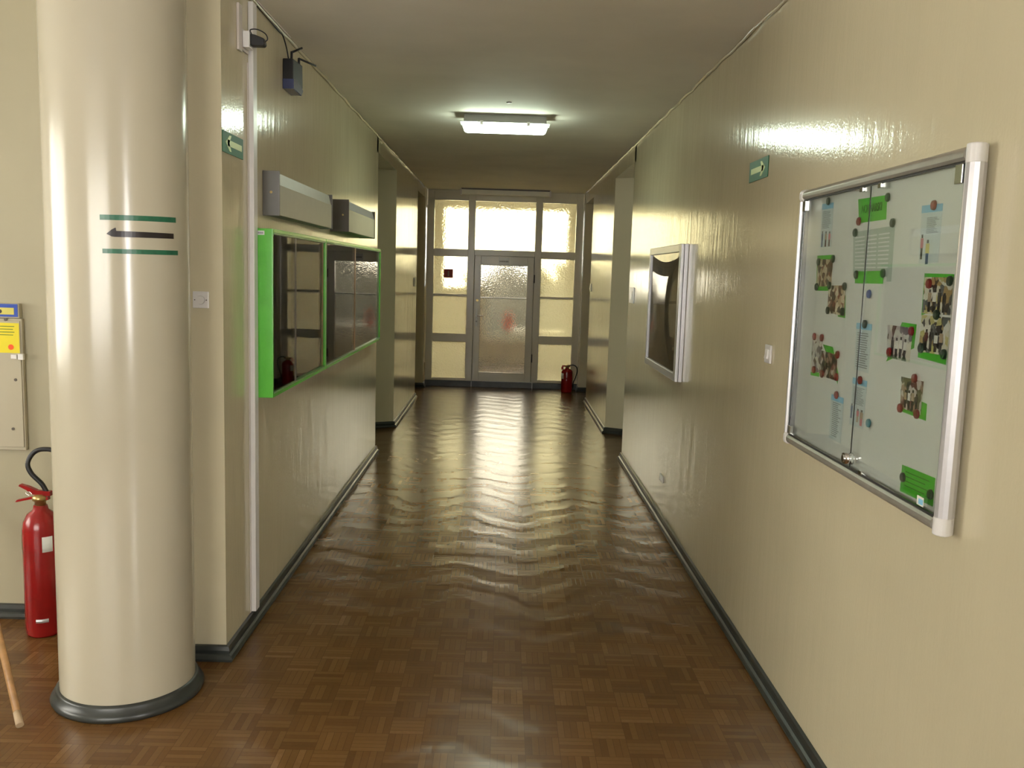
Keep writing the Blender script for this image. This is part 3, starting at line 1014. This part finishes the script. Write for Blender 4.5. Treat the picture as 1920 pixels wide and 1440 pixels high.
s.build('print', M['ink_green'], c)
c = thing('info_sticker', (-2.26, 4.10, 1.44), 'blue bordered sticker on top of the fuse box', 'sticker')
MB().box(-2.36, -2.206, 4.1015, 4.1035, 1.433, 1.491).build('border', M['blue'], c)
MB().box(-2.35, -2.222, 4.1005, 4.1014, 1.443, 1.474).build('panel', M['pr_yellow'], c)
MB().cyl((-2.285, 4.1004, 1.457), (-2.285, 4.0996, 1.457), .009, seg=18).build('mark', M['pr_dark'], c)


# fire extinguishers
def extinguisher(cx, cy, r, h, label, side, s):
    c = thing('fire_extinguisher', (cx, cy, 0), label, 'fire extinguisher')
    body = MB().lathe([(0, .003), (r * .9, .003), (r * .96, .012), (r * .96, .03), (r, .035), (r, h * .82), (r * .93, h * .88), (r * .72, h * .935), (r * .42, h * .965), (r * .36, h), (0, h)], cx, cy, 40).build('cylinder', M['red_paint'], c)
    MB().lathe([(0, h), (r * .3, h), (r * .3, h + .02 * s), (r * .42, h + .022 * s), (r * .42, h + .038 * s), (r * .25, h + .05 * s), (0, h + .05 * s)], cx, cy, 24).build('valve', M['brass'], c)
    return c


c = extinguisher(-2.057, 3.955, .078, .60, 'large red fire extinguisher standing half hidden behind the column', 1, 1)
ex, ey = -2.057, 3.955
MB().prism([(ex + .05, .665), (ex - .01, .668), (ex - .05, .685), (ex - .085, .694), (ex - .09, .686), (ex - .055, .668), (ex - .035, .65), (ex + .05, .643)], ey - .012, ey + .012, 'y', .001).build('lever', M['red_paint'], c)
MB().prism([(ex + .04, .640), (ex - .03, .640), (ex - .10, .622), (ex - .108, .612), (ex - .10, .612), (ex - .03, .628), (ex + .04, .625)], ey - .011, ey + .011, 'y', .001).build('handle', M['red_paint'], c)
MB().tube([(ex - .04, ey - .014, .645), (ex - .055, ey - .016, .655), (ex - .04, ey - .014, .662), (ex - .028, ey - .014, .65)], .0022, 6).build('pull_ring', M['chrome'], c)
MB().tube([(ex + .03, ey, .66), (ex + .01, ey - .005, .70), (ex - .03, ey - .01, .745), (ex - .045, ey - .01, .79), (ex - .025, ey, .835), (ex + .02, ey, .855), (ex + .08, ey, .84), (ex + .125, ey + .01, .74), (ex + .12, ey + .01, .5), (ex + .115, ey + .01, .25)], .0105, 12).build('hose', M['black'], c)
MB().lathe([(.0785, .40), (.0792, .40), (.0792, .47), (.0785, .47)], ex, ey, 6, math.radians(-62), math.radians(-30)).build('label', M['paper'], c)
MB().lathe([(.0785, .075), (.0792, .075), (.0792, .092), (.0785, .092)], ex, ey, 6, math.radians(-88), math.radians(-50)).build('strip', M['alu'], c)
MB().lathe([(.0785, .40), (.0792, .40), (.0792, .47), (.0785, .47)], ex, ey, 6, math.radians(-186), math.radians(-150)).build('label', M['yellow'], c)
c = extinguisher(.955, 12.93, .082, .355, 'small red fire extinguisher standing at the far right corner by the door', 1, .9)
MB().box(.87, .90, 12.915, 12.945, .33, .372, .004).build('lever', M['red_paint'], c)
MB().box(.88, 1.0, 12.91, 12.95, .372, .392, .004).build('handle', M['red_paint'], c)
MB().tube([(.97, 12.92, .385), (1.03, 12.92, .40), (1.085, 12.92, .375), (1.10, 12.92, .31), (1.08, 12.92, .22), (1.05, 12.92, .14), (1.045, 12.92, .06)], .008, 10).build('hose', M['black'], c)
MB().lathe([(.0825, .20), (.0832, .20), (.0832, .28), (.0825, .28)], .955, 12.93, 6, math.radians(-170), math.radians(-130)).build('label', M['paper'], c)

# leaning wooden stick
A = Vector((-1.715, 3.10, .0115))
B = Vector((-2.49, 4.108, .655))
D = (B - A).normalized()
c = thing('wooden_pole', (A.x, A.y, 0), 'pale wooden pole at the lower left edge leaning towards the wall', 'pole')
MB().cyl(A, A + D * .06, .014, .013, 16).build('worn_tip', M['tan'], c)
MB().cyl(A + D * .06, B, .013, .013, 16).build('shaft', M['wood'], c)

# ------------------------------------------------------------------ right wall: small notice cabinet
y0b, y1b, z0b, z1b = 5.62, 6.84, 1.045, 1.912
c = thing('notice_cabinet', (XR, (y0b + y1b) / 2, z0b), 'small silver framed notice cabinet farther along the right wall', 'notice board')
xs = 1.098
MB().box(xs + .022, XR - .001, y0b, y1b, z0b, z1b, .002).build('back_tray', M['alu'], c)
f = MB()
f.box(xs, xs + .020, y0b, y0b + .07, z0b, z1b, .004)
f.box(xs, xs + .020, y1b - .05, y1b, z0b, z1b, .004)
f.box(xs, xs + .020, y0b + .07, y1b - .05, z0b, z0b + .05, .004)
f.box(xs, xs + .020, y0b + .07, y1b - .05, z1b - .05, z1b, .004)
f.build('door_frame', M['alu'], c)
MB().box(xs + .017, xs + .021, y0b + .07, y1b - .05, z0b + .05, z1b - .05).build('back_panel', M['case_back'], c)
# slightly bowed acrylic pane
t = bmesh.new()
N, Mz = 14, 14
gr = []
for i in range(N + 1):
    row = []
    for j in range(Mz + 1):
        u, v = i / N, j / Mz
        bow = .010 * math.sin(PI * u) * math.sin(PI * v)
        row.append(t.verts.new((xs + .011 - bow, y0b + .071 + (y1b - y0b - .122) * u, z0b + .051 + (z1b - z0b - .102) * v)))
    gr.append(row)
for i in range(N):
    for j in range(Mz):
        t.faces.new((gr[i][j], gr[i][j + 1], gr[i + 1][j + 1], gr[i + 1][j]))
m = MB()
m._take(t, True)
m.build('bowed_pane', pane('bowed_acrylic', (.8, .8, .78, 1), gain=.6, rough=.01), c)
MB().box(xs - .0015, xs + .0, y0b + .02, y0b + .05, 1.76, 1.83).build('label', M['pr_white'], c)

# ------------------------------------------------------------------ right wall: large glass notice board
by0, by1, bz0, bz1 = 2.135, 3.385, 1.085, 2.037
bd = thing('glass_notice_board', (XR, (by0 + by1) / 2, bz0), 'large aluminium framed glass notice board close on the right wall', 'notice board')
XB = 1.118
MB().box(XB, XR - .001, by0 + .044, by1 - .04, bz0 + .03, bz1 - .03).build('white_panel', M['white_board'], bd)


def rprof(w, d, n=8):
    """rounded frame section (across, depth from wall)"""
    p = [(0, .001)]
    for k in range(n + 1):
        a = PI / 2 * k / n
        p.append((w * .55 * (1 - math.cos(a)), d * .35 + d * .65 * math.sin(a)))
    p += [(w * .8, d), (w, d * .9), (w, .001)]
    return p


DP = .058
pr = rprof(.050, DP)
near = [(.043, .001), (.016, .012), (.004, .026), (0, .038), (.004, .049), (.013, .056), (.024, .058), (.034, .056), (.040, .050), (.043, .040)]
MB().prism([(XR - q, by0 + a) for a, q in near], bz0 + .045, bz1 - .045, 'z').build('side_profile', M['alu'], bd)
MB().prism([(XR - q, by1 - a * .7) for a, q in pr], bz0 + .045, bz1 - .045, 'z').build('side_profile', M['alu'], bd)
f = MB().prism([(XR - q, bz1 - a * .75) for a, q in pr], by0 + .043, by1 - .045, 'y')
f.build('top_profile', M['alu_dull'], bd)
MB().prism([(XR - q, bz0 + a * .75) for a, q in pr], by0 + .043, by1 - .045, 'y').build('bottom_profile', M['alu_dull'], bd)
for (ya, yb) in ((by1 - .045, by1),):
    for (za, zb) in ((bz0, bz0 + .046), (bz1 - .046, bz1)):
        MB().box(XR - DP - .001, XR - .001, ya, yb, za, zb, .016, 4).build('corner_cap', M['white_plastic'], bd)
for (za, zb) in ((bz0, bz0 + .046), (bz1 - .046, bz1)):
    MB().prism([(XR - max(.001, q * 1.03), by0 + a * 1.04 - .001) for a, q in near], za, zb, 'z', .0035).build('corner_cap', M['white_plastic'], bd)
MB().box(1.096, 1.104, by0 + .0435, by0 + .049, bz0 + .04, bz1 - .04).box(1.096, 1.104, by1 - .041, by1 - .035, bz0 + .04, bz1 - .04).box(1.096, 1.104, by0 + .049, by1 - .035, bz1 - .043, bz1 - .038).box(1.096, 1.104, by0 + .049, by1 - .035, bz0 + .038, bz0 + .043).build('gasket', M['dark_gap'], bd)
gz0, gz1 = bz0 + .046, bz1 - .046
ym = 2.735
g1 = MB().box(1.094, 1.098, ym + .0015, by1 - .042, gz0, gz1).build('glass_door', M['pane_board'], bd)
g2 = MB().box(1.094, 1.098, by0 + .05, ym - .0015, gz0, gz1).build('glass_door', M['pane_board'], bd)
MB().box(1.0945, 1.0975, ym - .0014, ym + .0014, gz0, gz1).build('glass_gap', M['dark_gap'], bd)
for (ya, yb, za, zb) in ((by1 - .075, by1 - .045, gz1 - .035, gz1 + .002), (by0 + .05, by0 + .085, gz1 - .045, gz1 + .002), (by1 - .075, by1 - .045, gz0 - .002, gz0 + .03)):
    MB().box(1.090, 1.102, ya, yb, za, zb, .002).build('hinge_clip', M['chrome'], bd)
for y in (2.80, 2.665, 2.645):
    MB().box(1.090, 1.100, y - .012, y + .012, (gz1 - .012) if y > 2.65 else gz0 - .004, (gz1 + .002) if y > 2.65 else gz0 + .008, .002).build('glass_clip', M['chrome'], bd)
MB().cyl((1.102, ym - .002, 1.158), (1.074, ym - .002, 1.158), .019, .017, 28).cyl((1.074, ym - .002, 1.158), (1.070, ym - .002, 1.158), .012, .011, 20).build('lock', M['chrome'], bd)
MB().box(1.085, 1.094, ym + .018, ym + .045, 1.149, 1.167, .002).build('lock_tab', M['dark_metal'], bd)

# papers
LY = [0.0]


def sheet(name, quad, m, label, cat, off=None, extra=None, group=None):
    """quad TL,TR,BR,BL in (y, z) on the white panel; extra(part_builder, off) adds print"""
    off = off if off is not None else .0006
    x1_, x0_ = XB - off, XB - off - .0005
    c = thing(name, (x1_, sum(q[0] for q in quad) / 4, min(q[1] for q in quad)), label, cat, group)
    MB().hexa([(x1_, a, b) for a, b in quad] + [(x0_, a, b) for a, b in quad]).build('paper', M[m], c)
    if extra:
        extra(c, x0_)
    return c


def quad_at(quad, u, v):
    (a, b, c_, d_) = [Vector(q) for q in quad]
    top = a.lerp(b, u)
    bot = d_.lerp(c_, u)
    return top.lerp(bot, v)


def patch(mb, quad, u0, u1, v0, v1, x, th=.0004):
    P = [quad_at(quad, *q) for q in ((u0, v0), (u1, v0), (u1, v1), (u0, v1))]
    mb.hexa([(x, p.x, p.y) for p in P] + [(x - th, p.x, p.y) for p in P])


def figure(c, x, quad, u, v0, v1, wd, shirt, legs):
    """tiny printed standing figure"""
    hh = v1 - v0
    s = MB()
    patch(s, quad, u - wd * .28, u + wd * .28, v0, v0 + hh * .14, x)
    s.build('print_head', M['pr_dark'], c)
    s = MB()
    patch(s, quad, u - wd * .5, u + wd * .5, v0 + hh * .15, v0 + hh * .55, x)
    s.build('print_torso', M[shirt], c)
    s = MB()
    patch(s, quad, u - wd * .38, u + wd * .38, v0 + hh * .55, v1, x)
    s.build('print_legs', M[legs], c)


def leaflet(quad, label, figs=(), lines=14, band=.13, lv=(.2, .62), col=(.1, .9)):
    def ex(c, x):
        s = MB()
        patch(s, quad, 0, 1, 0, band, x)
        s.build('blue_header', M['paper_blue'], c)
        s = MB()
        r = random.Random(len(label))
        for k in range(lines):
            v = lv[0] + (lv[1] - lv[0]) * k / lines
            patch(s, quad, col[0], col[1] - r.random() * .25, v, v + .42 * (lv[1] - lv[0]) / lines, x)
        s.build('print_lines', M['ink'], c)
        for f_ in figs:
            figure(c, x, quad, *f_)
    return sheet('leaflet', quad, 'paper_pale', label, 'leaflet', extra=ex)


leaflet([(3.21, 1.974), (3.10, 1.972), (3.095, 1.822), (3.205, 1.822)], 'blue-headed leaflet at the top left corner of the large board', [(.18, .63, .99, .14, 'pr_navy', 'pr_navy'), (.5, .64, .99, .16, 'tan', 'pr_maroon'), (.82, .65, .99, .16, 'pr_pink', 'pr_maroon')], lv=(.18, .58))
leaflet([(2.437, 1.912), (2.321, 1.910), (2.321, 1.760), (2.430, 1.758)], 'blue-headed leaflet at the top right of the large board, under a red magnet', [(.12, .5, .93, .14, 'pr_pink', 'pr_dark'), (.42, .6, 1.02, .18, 'pr_yellow', 'pr_navy')], lv=(.22, .5), col=(.3, .9))
leaflet([(2.989, 1.327), (2.879, 1.328), (2.877, 1.178), (2.983, 1.178)], 'blue-headed leaflet low on the left half of the large board', lv=(.16, .94), lines=18, col=(.15, .85))
leaflet([(2.821, 1.577), (2.702, 1.579), (2.70, 1.429), (2.812, 1.429)], 'blue-headed leaflet across the glass joint, below the blue magnet', lv=(.2, .95), lines=16)
leaflet([(2.817, 1.404), (2.704, 1.405), (2.708, 1.255), (2.818, 1.253)], 'blue-headed leaflet across the glass joint, left of the teal magnet', [(.1, .55, .86, .14, 'pr_navy', 'pr_navy'), (.55, .62, .9, .16, 'pr_pink', 'tan'), (.82, .62, .95, .2, 'tan', 'pr_pink')], lv=(.18, .55))


def ex_title(c, x):
    text('NOVINARSKI', 'lettering', .036, RW(2.772, 1.929, x - .0006), M['ink_green'], c, sx=.72)


sheet('title_card', [(2.885, 1.965), (2.668, 1.960), (2.662, 1.889), (2.865, 1.889)], 'paper_green', 'bright green title card with dark lettering at the top of the large board', 'card', extra=ex_title)
sheet('green_strip', [(2.862, 1.738), (2.652, 1.739), (2.645, 1.701), (2.858, 1.700)], 'paper_green', 'bright green strip below the big grey-green sheet', 'card', off=.0016)
sheet('green_backing', [(2.630, 1.865), (2.598, 1.865), (2.594, 1.708), (2.626, 1.708)], 'paper_grey', 'pale edge of paper showing behind the big grey-green sheet', 'card', off=.0002)


def ex_sheet(c, x):
    s = MB()
    q = [(2.905, 1.862), (2.612, 1.868), (2.605, 1.722), (2.880, 1.724)]
    for i in range(3):
        for k in range(9):
            patch(s, q, .06 + i * .31, .06 + i * .31 + .26, .12 + k * .085, .15 + k * .085, x)
    s.build('print_lines', M['paper'], c)


sheet('large_sheet', [(2.905, 1.862), (2.612, 1.868), (2.605, 1.722), (2.880, 1.724)], 'paper_grey', 'large grey-green printed sheet across the glass joint under the title card', 'poster', extra=ex_sheet)


def ex_note(c, x):
    s = MB()
    q = [(2.425, 1.206), (2.222, 1.212), (2.222, 1.137), (2.425, 1.131)]
    for k in range(4):
        patch(s, q, .12, .8 - .1 * (k % 2), .18 + k * .17, .21 + k * .17, x)
    s.build('handwriting', M['ink_green'], c)


sheet('green_note', [(2.425, 1.206), (2.234, 1.212), (2.234, 1.137), (2.425, 1.131)], 'paper_green', 'bright green note in the lower right corner of the large board', 'card', extra=ex_note)

# photo prints on green backings
PH = [
    ('upper left photo print on green card, topmost of the left column', [(3.213, 1.781), (3.067, 1.779), (3.065, 1.688), (3.210, 1.684)], 'ph_warm', [(3.224, 1.794), (3.075, 1.794), (3.073, 1.672), (3.214, 1.669)]),
    ('photo print touching the corner of the topmost left one', [(3.088, 1.690), (2.936, 1.692), (2.926, 1.592), (3.082, 1.597)], 'ph_warm', [(3.0, 1.66), (2.932, 1.66), (2.921, 1.586), (2.985, 1.588)]),
    ('narrow photo print in the lower left pair', [(3.212, 1.516), (3.108, 1.517), (3.103, 1.385), (3.205, 1.378)], 'ph_street', [(3.214, 1.49), (3.12, 1.49), (3.12, 1.37), (3.208, 1.366)]),
    ('wider crowded photo print in the lower left pair', [(3.112, 1.464), (2.962, 1.462), (2.952, 1.376), (3.112, 1.375)], 'ph_people', [(3.105, 1.486), (3.01, 1.484), (2.943, 1.40), (2.943, 1.366)]),
    ('photo print right of the glass joint at middle height', [(2.590, 1.584), (2.428, 1.584), (2.433, 1.489), (2.580, 1.491)], 'ph_street', [(2.50, 1.596), (2.411, 1.595), (2.415, 1.53), (2.583, 1.477)]),
    ('upper photo print of the tall right hand pair', [(2.385, 1.722), (2.230, 1.722), (2.233, 1.628), (2.382, 1.626)], 'ph_stage', [(2.390, 1.732), (2.2325, 1.730), (2.234, 1.66), (2.388, 1.62)]),
    ('lower photo print of the tall right hand pair', [(2.383, 1.622), (2.230, 1.622), (2.232, 1.526), (2.385, 1.524)], 'ph_stage', [(2.386, 1.56), (2.2335, 1.56), (2.2335, 1.503), (2.388, 1.508)]),
    ('group photo print below, right of the glass joint', [(2.474, 1.446), (2.340, 1.448), (2.342, 1.358), (2.464, 1.360)], 'ph_people', [(2.44, 1.40), (2.314, 1.392), (2.312, 1.347), (2.470, 1.350)]),
]
for i, (lab, q, m, gq) in enumerate(PH):
    sheet('photo_backing', gq, 'paper_green', 'green card behind the ' + lab.replace(', topmost of the left column', '').replace(' on green card', ''), 'card', off=.0003 if i != 6 else .0005)

    def ex(c, x, q=q, i=i):
        r = random.Random(i + 3)
        for k in range(4 if i in (4, 5, 6, 7) else 2):
            u = .15 + .7 * (k + .5) / (4 if i > 3 else 2)
            figure(c, x, q, u, .3 + r.random() * .15, .95, .12, r.choice(['pr_white', 'pr_dark', 'pr_maroon', 'tan']), 'pr_dark')
    sheet('photo_print', q, m, lab, 'photo', off=.0012 + .0004 * (i % 2), extra=ex if i in (4, 5, 6, 7) else None)

MAG = [
    (3.144, 1.979, 'dark', 'dark magnet on the leaflet at the top left corner'),
    (2.655, 1.952, 'dark', 'dark magnet on the upper right corner of the green title card'),
    (2.608, 1.876, 'dark', 'dark magnet at the upper right corner of the big grey-green sheet'),
    (2.882, 1.860, 'dark', 'dark magnet at the upper left corner of the big grey-green sheet'),
    (3.058, 1.780, 'dark', 'dark magnet at the top right of the topmost left photo'),
    (3.197, 1.771, 'dark', 'dark magnet at the top left of the topmost left photo'),
    (3.075, 1.690, 'dark', 'dark magnet where the two upper left photos meet'),
    (2.938, 1.689, 'dark', 'dark magnet at the top right of the second left photo'),
    (3.200, 1.683, 'dark', 'dark magnet at the bottom left of the topmost left photo'),
    (2.847, 1.727, 'dark', 'dark magnet at the left end of the green strip'),
    (2.646, 1.732, 'dark', 'dark magnet at the right end of the green strip'),
    (3.072, 1.605, 'dark', 'dark magnet at the bottom left of the second left photo'),
    (2.940, 1.607, 'dark', 'dark magnet at the bottom right of the second left photo'),
    (2.749, 1.576, 'dark', 'dark magnet on the leaflet below the blue magnet'),
    (2.367, 1.534, 'dark', 'dark magnet at the bottom left of the tall right hand photos'),
    (2.242, 1.529, 'dark', 'dark magnet at the bottom right of the tall right hand photos'),
    (2.298, 1.626, 'dark', 'dark magnet between the two tall right hand photos'),
    (2.244, 1.713, 'dark', 'dark magnet at the top right of the tall right hand photos'),
    (2.408, 1.174, 'dark', 'dark magnet at the left edge of the bottom green note'),
    (2.246, 1.166, 'dark', 'dark magnet at the right edge of the bottom green note'),
    (2.859, 1.894, 'red', 'red magnet at the lower left corner of the green title card'),
    (2.364, 1.908, 'red', 'red magnet on the leaflet at the top right'),
    (2.353, 1.705, 'red', 'red magnet at the top left of the tall right hand photos'),
    (3.185, 1.507, 'red', 'red magnet at the top left of the narrow lower left photo'),
    (3.110, 1.508, 'red', 'red magnet at the top right of the narrow lower left photo'),
    (2.954, 1.463, 'red', 'red magnet at the top right of the wider lower left photo'),
    (3.167, 1.390, 'red', 'red magnet at the bottom left of the narrow lower left photo'),
    (3.083, 1.384, 'red', 'red magnet at the bottom left of the wider lower left photo'),
    (2.949, 1.389, 'red', 'red magnet at the bottom right of the wider lower left photo'),
    (2.937, 1.330, 'red', 'red magnet on the low leaflet in the left half'),
    (2.752, 1.402, 'red', 'red magnet on the leaflet beside the teal magnet'),
    (2.431, 1.575, 'red', 'red magnet at the top right of the middle photo'),
    (2.559, 1.507, 'red', 'red magnet at the bottom left of the middle photo'),
    (2.389, 1.450, 'red', 'red magnet at the top of the group photo'),
    (2.460, 1.359, 'red', 'red magnet at the bottom left of the group photo'),
    (2.359, 1.358, 'red', 'red magnet at the bottom right of the group photo'),
    (2.735, 1.669, 'blue', 'lone blue magnet below the green strip'),
    (2.663, 1.282, 'teal', 'lone teal magnet right of a leaflet, low on the board'),
]
me_mag = None
mag0 = {}
for (y, z, k, lab) in MAG:
    x = XB - .0026
    if k not in mag0:
        o = MB().cyl((x, y, z), (x - .005, y, z), .0135, .0125, 28).cyl((x - .005, y, z), (x - .0062, y, z), .0125, .010, 28).build('magnet', M['mag_' + k], origin=(x, y, z))
        mag0[k] = o
    else:
        o = mag0[k].copy()
        COL.objects.link(o)
        o.location = (x, y, z)
    tag(o, lab, 'magnet', 'round magnets on the large notice board')
c = thing('maker_label', (1.0935, 2.235, 1.135), 'small blue and white label on the glass at the bottom right corner', 'label')
MB().box(1.0928, 1.0938, 2.236, 2.272, 1.134, 1.158).build('sheet', M['pr_white'], c)
MB().box(1.0922, 1.0928, 2.238, 2.262, 1.138, 1.152).build('blue_field', M['paper_blue'], c)
